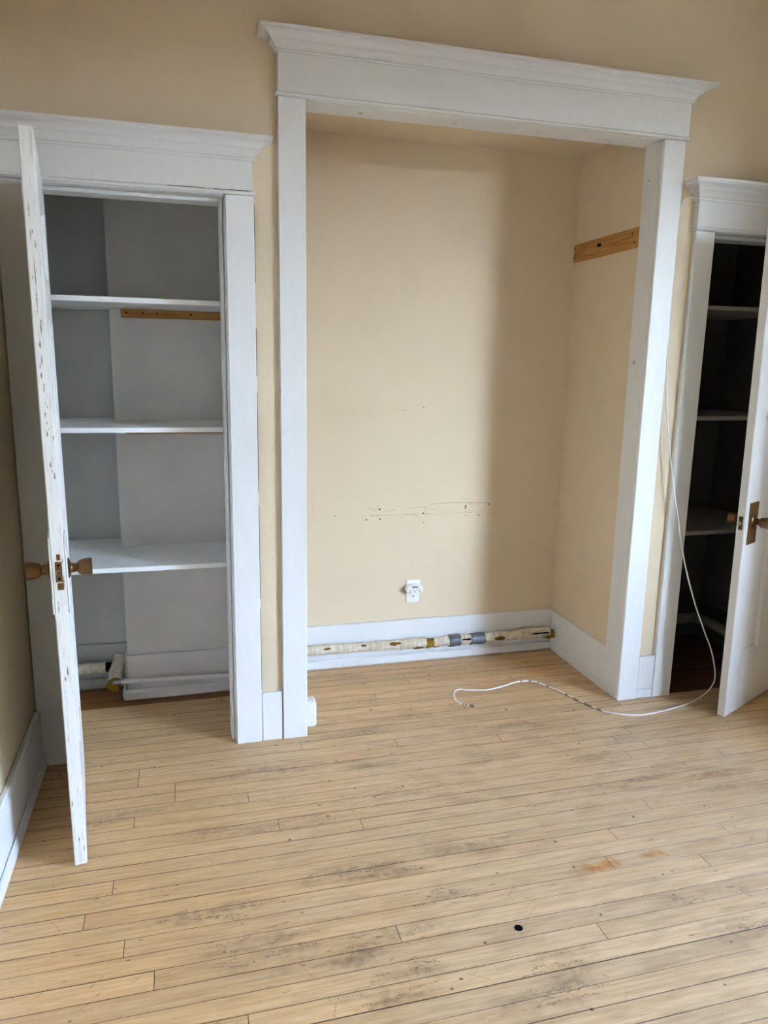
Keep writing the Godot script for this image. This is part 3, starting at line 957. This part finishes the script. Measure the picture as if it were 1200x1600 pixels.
# ======================================================================
# shelves and wooden strips
# ======================================================================
func build_shelves() -> void:
	var z1 := -0.172
	for q in [[1.724, "white shelf board at the top of the left closet, above the long pine strip"], [1.251, "white shelf board in the middle of the left closet"], [0.708, "white shelf board lowest in the left closet, behind the brass doorknob"]]:
		var y: float = q[0]
		# notched round the chimney breast
		var st := begin()
		box(st, Vector3(-0.553, y - 0.019, -0.533), Vector3(0.203, y, z1), 0.001)
		box(st, Vector3(-0.553, y - 0.019, -0.688), Vector3(-0.276, y, -0.5325), 0.0)
		var o := commit("closet_shelf", st, shelf_white)
		tag(o, q[1], "shelf", "white shelves in the left closet")
	for q in [[1.786, "topmost shelf with shade painted in as grey in the dark right closet"], [1.293, "middle shelf with shade painted in as grey in the dark right closet"], [0.750, "lowest shelf with shade painted in as grey in the dark right closet, level with its inner doorknob"]]:
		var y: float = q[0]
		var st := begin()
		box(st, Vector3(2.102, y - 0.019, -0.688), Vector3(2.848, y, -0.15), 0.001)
		var o := commit("closet_shelf", st, shaded_white)
		tag(o, q[1], "shelf", "shade-greyed shelves in the right closet")
	# strips that the shelves rest on
	var s := thing("wooden_strip", "bare pine strip nailed under the top shelf of the left closet", "wood strip", Vector3(-0.01, 1.688, -0.535))
	bar("board", Vector3(-0.217, -0.017, 0.0), Vector3(0.213, 0.0165, 0.018), pine, s, 0.001)
	for x in [-0.195, -0.13, -0.075, 0.06]:
		var st := begin()
		lathe(st, [Vector2(0.0, 0.0006), Vector2(0.003, 0.0006), Vector2(0.004, 0.0)], Transform3D(Basis(Vector3(1, 0, 0), PI / 2), Vector3(x, 0.002, 0.018)), 10)
		commit("nail_head", st, black_matte, s)
	s = thing("wooden_strip", "bare pine strip under the middle shelf of the left closet, mostly hidden", "wood strip", Vector3(-0.01, 1.215, -0.535))
	bar("board", Vector3(-0.222, -0.020, 0.0), Vector3(0.213, 0.0165, 0.018), pine, s, 0.001)
	s = thing("wooden_board", "short pine board screwed high on the right side wall of the alcove", "board", Vector3(1.905, 2.05, -0.40))
	bar("board", Vector3(-0.012, -0.040, -0.283), Vector3(0.0, 0.043, 0.268), pine, s, 0.0015)
	for q in [[0.026, -0.268], [-0.020, -0.268], [0.022, 0.215], [-0.018, 0.238]]:
		var st := begin()
		lathe(st, [Vector2(0.0, 0.0008), Vector2(0.0035, 0.0008), Vector2(0.0045, 0.0)], Transform3D(Basis(Vector3(0, 0, 1), PI / 2), Vector3(-0.012, q[0], q[1])), 10)
		commit("screw_head", st, black_matte, s)
	var st2 := begin()
	lathe(st2, [Vector2(0.0, 0.0004), Vector2(0.006, 0.0004), Vector2(0.008, 0.0)], Transform3D(Basis(Vector3(0, 0, 1), PI / 2), Vector3(-0.012, 0.012, -0.05)), 12, 2.4)
	commit("knot", st2, gap_dark, s)


# ======================================================================
# pipes
# ======================================================================
func run_path(a: Vector3, b: Vector3, n: int) -> Array:
	var r := []
	for k in n + 1:
		r.append(a.lerp(b, float(k) / n))
	return r


# a curved shell patch around an x-running pipe
func pipe_patch(st: SurfaceTool, c: Vector3, x0: float, x1: float, a0: float, a1: float, r: float, sd: int) -> void:
	var n := FastNoiseLite.new()
	n.seed = sd
	n.frequency = 60.0
	var ns := 8
	var nx := 8
	st.set_smooth_group(1)
	for i in nx:
		for j in ns:
			var p := []
			for w in [[i, j], [i + 1, j], [i + 1, j + 1], [i, j + 1]]:
				var fx: float = w[0] / float(nx)
				var fa: float = w[1] / float(ns)
				var half := sqrt(maxf(0.0, 1.0 - pow(2.0 * fx - 1.0, 2.0))) * (0.75 + 0.6 * n.get_noise_2d(w[0] * 3.0, signf(fa - 0.5)))
				var x := lerpf(x0, x1, fx)
				var a := lerpf(a0, a1, 0.5 + (fa - 0.5) * half)
				var edge: bool = w[0] == 0 or w[0] == nx or w[1] == 0 or w[1] == ns
				var rr := r - (0.004 if edge else 0.0)
				p.append(Vector3(x, c.y + sin(a) * rr, c.z + cos(a) * rr))
			var m: Vector3 = (p[0] + p[2]) * 0.5
			quad(st, p[0], p[1], p[2], p[3], Vector3(0, m.y - c.y, m.z - c.z))
	st.set_smooth_group(-1)


func build_pipes() -> void:
	var t := thing("steam_pipe", "peeling white insulated pipe along the alcove baseboard, patched with silver tape", "pipe")
	var y := 0.104
	var z := -0.632
	var st := begin()
	tube(st, run_path(Vector3(0.4605, y + 0.006, z), Vector3(1.893, y + 0.002, z), 10), 0.013, 14)
	commit("iron_pipe", st, rust_iron, t)
	st = begin()
	tube(st, run_path(Vector3(0.4615, y + 0.012, z), Vector3(1.03, y + 0.004, z), 24), 0.0250, 20, 0.0016)
	tube(st, run_path(Vector3(1.0301, y + 0.004, z), Vector3(1.165, y + 0.004, z), 14), 0.0275, 20, 0.004)
	commit("insulation_sleeve", st, wrap_paint, t)
	st = begin()
	tube(st, run_path(Vector3(1.205, y, z), Vector3(1.46, y + 0.002, z), 20), 0.0250, 20, 0.007)
	commit("insulation_sleeve", st, wrap_paint, t)
	st = begin()
	tube(st, run_path(Vector3(1.44, y + 0.001, z), Vector3(1.862, y + 0.004, z), 24), 0.0255, 20, 0.006)
	commit("insulation_sleeve", st, wrap_paint, t)
	for q in [[1.292, 1.352], [1.41, 1.487]]:
		st = begin()
		tube(st, run_path(Vector3(q[0], y + 0.001, z), Vector3(q[1], y + 0.001, z), 10), 0.0305, 20, 0.004)
		commit("silver_tape", st, tape_silver, t)
	st = begin()
	tube(st, run_path(Vector3(1.168, y - 0.004, z), Vector3(1.24, y - 0.003, z), 12), 0.0235, 16, 0.014)
	commit("exposed_insulation", st, wool_yellow, t)
	st = begin()
	tube(st, run_path(Vector3(1.835, y - 0.006, z), Vector3(1.886, y - 0.006, z), 10), 0.0255, 16, 0.012)
	commit("exposed_insulation", st, wool_yellow, t)
	var sd := 5
	for q in [[0.965, 1.03, 0.1, 1.1, 0.0305], [1.535, 1.60, -0.6, 0.5, 0.0305], [0.63, 0.67, 0.2, 0.9, 0.0285], [0.82, 0.85, 0.3, 0.9, 0.0285], [1.09, 1.15, -0.9, -0.3, 0.0325]]:
		st = begin()
		pipe_patch(st, Vector3(0, y + (0.007 if q[0] < 0.95 else 0.003), z), q[0], q[1], q[2], q[3], q[4], sd)
		sd += 1
		commit("rust_patch", st, rust_iron, t)
	# lifted, torn flap of wrap at the right end and dark split below it
	st = begin()
	pipe_patch(st, Vector3(0, y + 0.006, z), 1.66, 1.835, 0.35, 1.6, 0.034, 21)
	commit("torn_wrap", st, wrap_paint, t)
	for q in [[1.355, 1.408, 0.05, 0.55, 0.0318], [1.745, 1.855, 0.05, 0.5, 0.0328]]:
		st = begin()
		pipe_patch(st, Vector3(0, y + 0.003, z), q[0], q[1], q[2], q[3], q[4], sd)
		sd += 1
		commit("dark_split", st, gap_dark, t)
	st = begin()
	lathe(st, [Vector2(0.014, 0.0), Vector2(0.026, 0.0), Vector2(0.028, 0.003), Vector2(0.028, 0.006), Vector2(0.014, 0.006)], Transform3D(Basis(Vector3(0, 0, 1), PI / 2), Vector3(1.8935, y + 0.006, z)), 18)
	commit("pipe_collar", st, trim_paint, t)

	# left closet
	t = thing("heating_pipe", "white wrapped pipe with frayed elbow and thin branch low inside the left closet", "pipe")
	st = begin()
	tube(st, run_path(Vector3(-0.554, 0.122, -0.615), Vector3(-0.375, 0.124, -0.615), 14), 0.0275, 18, 0.003)
	commit("insulation_sleeve", st, wrap_paint, t)
	st = begin()
	tube(st, [Vector3(-0.385, 0.125, -0.615), Vector3(-0.35, 0.126, -0.614), Vector3(-0.318, 0.128, -0.612)], 0.021, 16, 0.008)
	commit("dark_coupling", st, gap_dark, t)
	st = begin()
	tube(st, spline([Vector3(-0.310, 0.158, -0.628), Vector3(-0.316, 0.146, -0.60), Vector3(-0.322, 0.130, -0.56), Vector3(-0.328, 0.112, -0.525), Vector3(-0.331, 0.100, -0.50)], 4), 0.0300, 18, 0.009)
	commit("elbow_wrap", st, wrap_paint, t)
	st = begin()
	tube(st, spline([Vector3(-0.330, 0.104, -0.512), Vector3(-0.334, 0.092, -0.488), Vector3(-0.338, 0.082, -0.472)], 4), 0.0280, 16, 0.014)
	commit("frayed_insulation", st, wool_yellow, t)
	st = begin()
	tube(st, run_path(Vector3(-0.333, 0.108, -0.468), Vector3(-0.298, 0.109, -0.468), 3), 0.012, 14)
	commit("pipe_fitting", st, steel, t)
	st = begin()
	tube(st, run_path(Vector3(-0.300, 0.109, -0.468), Vector3(0.204, 0.093, -0.468), 10), 0.0115, 14)
	commit("branch_pipe", st, lit_closet_paint, t)

	# right closet
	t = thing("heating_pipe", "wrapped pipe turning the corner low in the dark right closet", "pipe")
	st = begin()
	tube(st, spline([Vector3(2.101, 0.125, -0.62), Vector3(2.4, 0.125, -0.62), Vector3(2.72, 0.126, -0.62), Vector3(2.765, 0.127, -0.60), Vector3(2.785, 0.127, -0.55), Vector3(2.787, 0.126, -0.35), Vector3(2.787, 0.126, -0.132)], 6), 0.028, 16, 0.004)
	commit("insulation_sleeve", st, shaded_white, t)  # wrap greyed to carry the closet's shade


# ======================================================================
# outlet, adapter, junction box
# ======================================================================
func slots(st: SurfaceTool, x: float, y: float, z: float, k: float) -> void:
	box(st, Vector3(x - 0.0075 * k, y, z - 0.001), Vector3(x - 0.0050 * k, y + 0.0085 * k, z + 0.0004))
	box(st, Vector3(x + 0.0050 * k, y, z - 0.001), Vector3(x + 0.0075 * k, y + 0.0075 * k, z + 0.0004))
	lathe(st, [Vector2(0.0034 * k, -0.001), Vector2(0.0034 * k, 0.0004), Vector2(0.0, 0.0004)], Transform3D(Basis(Vector3(1, 0, 0), PI / 2), Vector3(x, y - 0.007 * k, z)), 12)


func build_outlet() -> void:
	var c := Vector3(1.108, 0.369, BACK)
	var t := thing("wall_outlet", "cream outlet plate on the alcove rear wall above the baseboard", "outlet", c)
	var st := begin()
	box(st, Vector3(-0.0365, -0.060, 0.0), Vector3(0.0365, 0.060, 0.006), 0.004)
	commit("cover_plate", st, plastic_white, t)
	st = begin()
	lathe(st, [Vector2(0.0165, 0.0), Vector2(0.0165, 0.0085), Vector2(0.0155, 0.0092), Vector2(0.0, 0.0092)], Transform3D(Basis(Vector3(1, 0, 0), PI / 2), Vector3(0, -0.022, 0)), 24)
	var rc := commit("receptacle", st, plastic_white, t)
	st = begin()
	slots(st, 0, -0.019, 0.0092, 1.1)
	commit("slot", st, black_matte, rc)
	# oval three-way adapter
	t = thing("outlet_adapter", "oval white three-socket adapter plugged into the alcove outlet", "adapter", c + Vector3(0.001, 0.016, 0.006))
	st = begin()
	st.set_smooth_group(1)
	lathe(st, [Vector2(0.046, 0.0), Vector2(0.0475, 0.004), Vector2(0.0475, 0.020), Vector2(0.046, 0.025), Vector2(0.042, 0.028)], Transform3D(Basis(Vector3(1, 0, 0), PI / 2), Vector3.ZERO), 40, 0.58)
	st.set_smooth_group(-1)
	lathe(st, [Vector2(0.042, 0.028), Vector2(0.0, 0.0283)], Transform3D(Basis(Vector3(1, 0, 0), PI / 2), Vector3.ZERO), 40, 0.58)
	commit("housing", st, plastic_white, t)
	st = begin()
	# grey light bar with an arched top
	for k in 10:
		var xa := -0.019 + 0.0038 * k
		var ya := 0.0125 + 0.005 * (1.0 - pow((xa + 0.0019) / 0.02, 2))
		box(st, Vector3(xa, 0.0105, 0.027), Vector3(xa + 0.0038, ya, 0.0292))
	commit("light_bar", st, plastic_grey, t)
	for x in [-0.025, 0.0, 0.025]:
		st = begin()
		slots(st, x, -0.0045, 0.0284, 0.95)
		commit("slot", st, black_matte, t)
	# small painted box at the foot of the alcove's left jamb
	t = thing("junction_box", "small white painted box at the foot of the left alcove jamb", "box", Vector3(0.4515, 0.085, -0.06))
	st = begin()
	box(st, Vector3(-0.0012, -0.06, -0.025), Vector3(0.040, 0.052, 0.033), 0.006)
	commit("housing", st, trim_paint, t)
	bar("cover", Vector3(0.0395, -0.052, -0.020), Vector3(0.0425, 0.044, 0.028), trim_paint, t, 0.001)


# ======================================================================
# cable
# ======================================================================
func build_cable() -> void:
	var t := thing("coax_cable", "white cable hanging from the right closet cornice and curling across the floor", "cable")
	var r := 0.0033
	var pts := [Vector3(2.90, 2.178, 0.020), Vector3(2.5, 2.178, 0.020), Vector3(2.2, 2.180, 0.020), Vector3(2.07, 2.183, 0.018), Vector3(2.045, 2.190, 0.0), Vector3(2.025, 2.190, -0.012), Vector3(2.006, 2.176, -0.015), Vector3(1.996, 2.140, -0.015), Vector3(1.9915, 2.05, -0.014), Vector3(1.9915, 1.90, -0.014), Vector3(1.9915, 1.72, -0.013), Vector3(1.993, 1.58, -0.008),
		Vector3(1.994, 1.468, 0.002), Vector3(2.006, 1.306, 0.010), Vector3(2.051, 1.058, 0.020), Vector3(2.090, 0.887, 0.028), Vector3(2.150, 0.653, 0.035), Vector3(2.218, 0.470, 0.040), Vector3(2.286, 0.327, 0.040), Vector3(2.336, 0.236, 0.035), Vector3(2.373, 0.142, 0.030), Vector3(2.388, 0.067, 0.025), Vector3(2.378, 0.014, 0.010), Vector3(2.328, 0.0045, 0.036),
		Vector3(2.215, 0.004, 0.092), Vector3(2.086, 0.004, 0.129), Vector3(1.907, 0.004, 0.151), Vector3(1.781, 0.004, 0.096), Vector3(1.741, 0.004, 0.029), Vector3(1.706, 0.004, -0.052), Vector3(1.676, 0.005, -0.147), Vector3(1.632, 0.008, -0.224), Vector3(1.596, 0.015, -0.253), Vector3(1.546, 0.022, -0.256), Vector3(1.488, 0.028, -0.241), Vector3(1.423, 0.033, -0.208),
		Vector3(1.364, 0.037, -0.184), Vector3(1.309, 0.040, -0.168), Vector3(1.264, 0.042, -0.174), Vector3(1.219, 0.044, -0.180), Vector3(1.189, 0.042, -0.199), Vector3(1.165, 0.038, -0.192), Vector3(1.152, 0.032, -0.167), Vector3(1.147, 0.025, -0.136), Vector3(1.158, 0.018, -0.115), Vector3(1.176, 0.012, -0.104), Vector3(1.200, 0.0075, -0.098)]
	var steps := 6
	var path := spline(pts, steps)
	# bare dark patches where the white skin is scraped off, by control point
	var bare := {27.4: 0.12, 28.2: 0.3, 28.9: 0.2, 29.5: 0.15, 30.6: 0.1, 31.5: 0.15, 32.4: 0.12, 33.3: 0.1, 44.8: 0.2, 45.3: 0.15}
	var tint := []
	for k in path.size():
		var c := Color(1, 1, 1)
		for b in bare:
			if absf(float(k) / steps - b) < bare[b]:
				c = Color(0.22, 0.21, 0.21)
		tint.append(c)
	var st := begin()
	tube(st, path, r, 10, 0.0, tint)
	commit("sheath", st, cable_white, t)
	st = begin()
	var a := Vector3(1.200, 0.0075, -0.098)
	var dir := (a - Vector3(1.176, 0.012, -0.104)).normalized()
	tube(st, [a - dir * 0.003, a + dir * 0.006], 0.0040, 10)
	tube(st, [a + dir * 0.006, a + dir * 0.018], 0.0062, 6)
	commit("connector", st, steel, t)
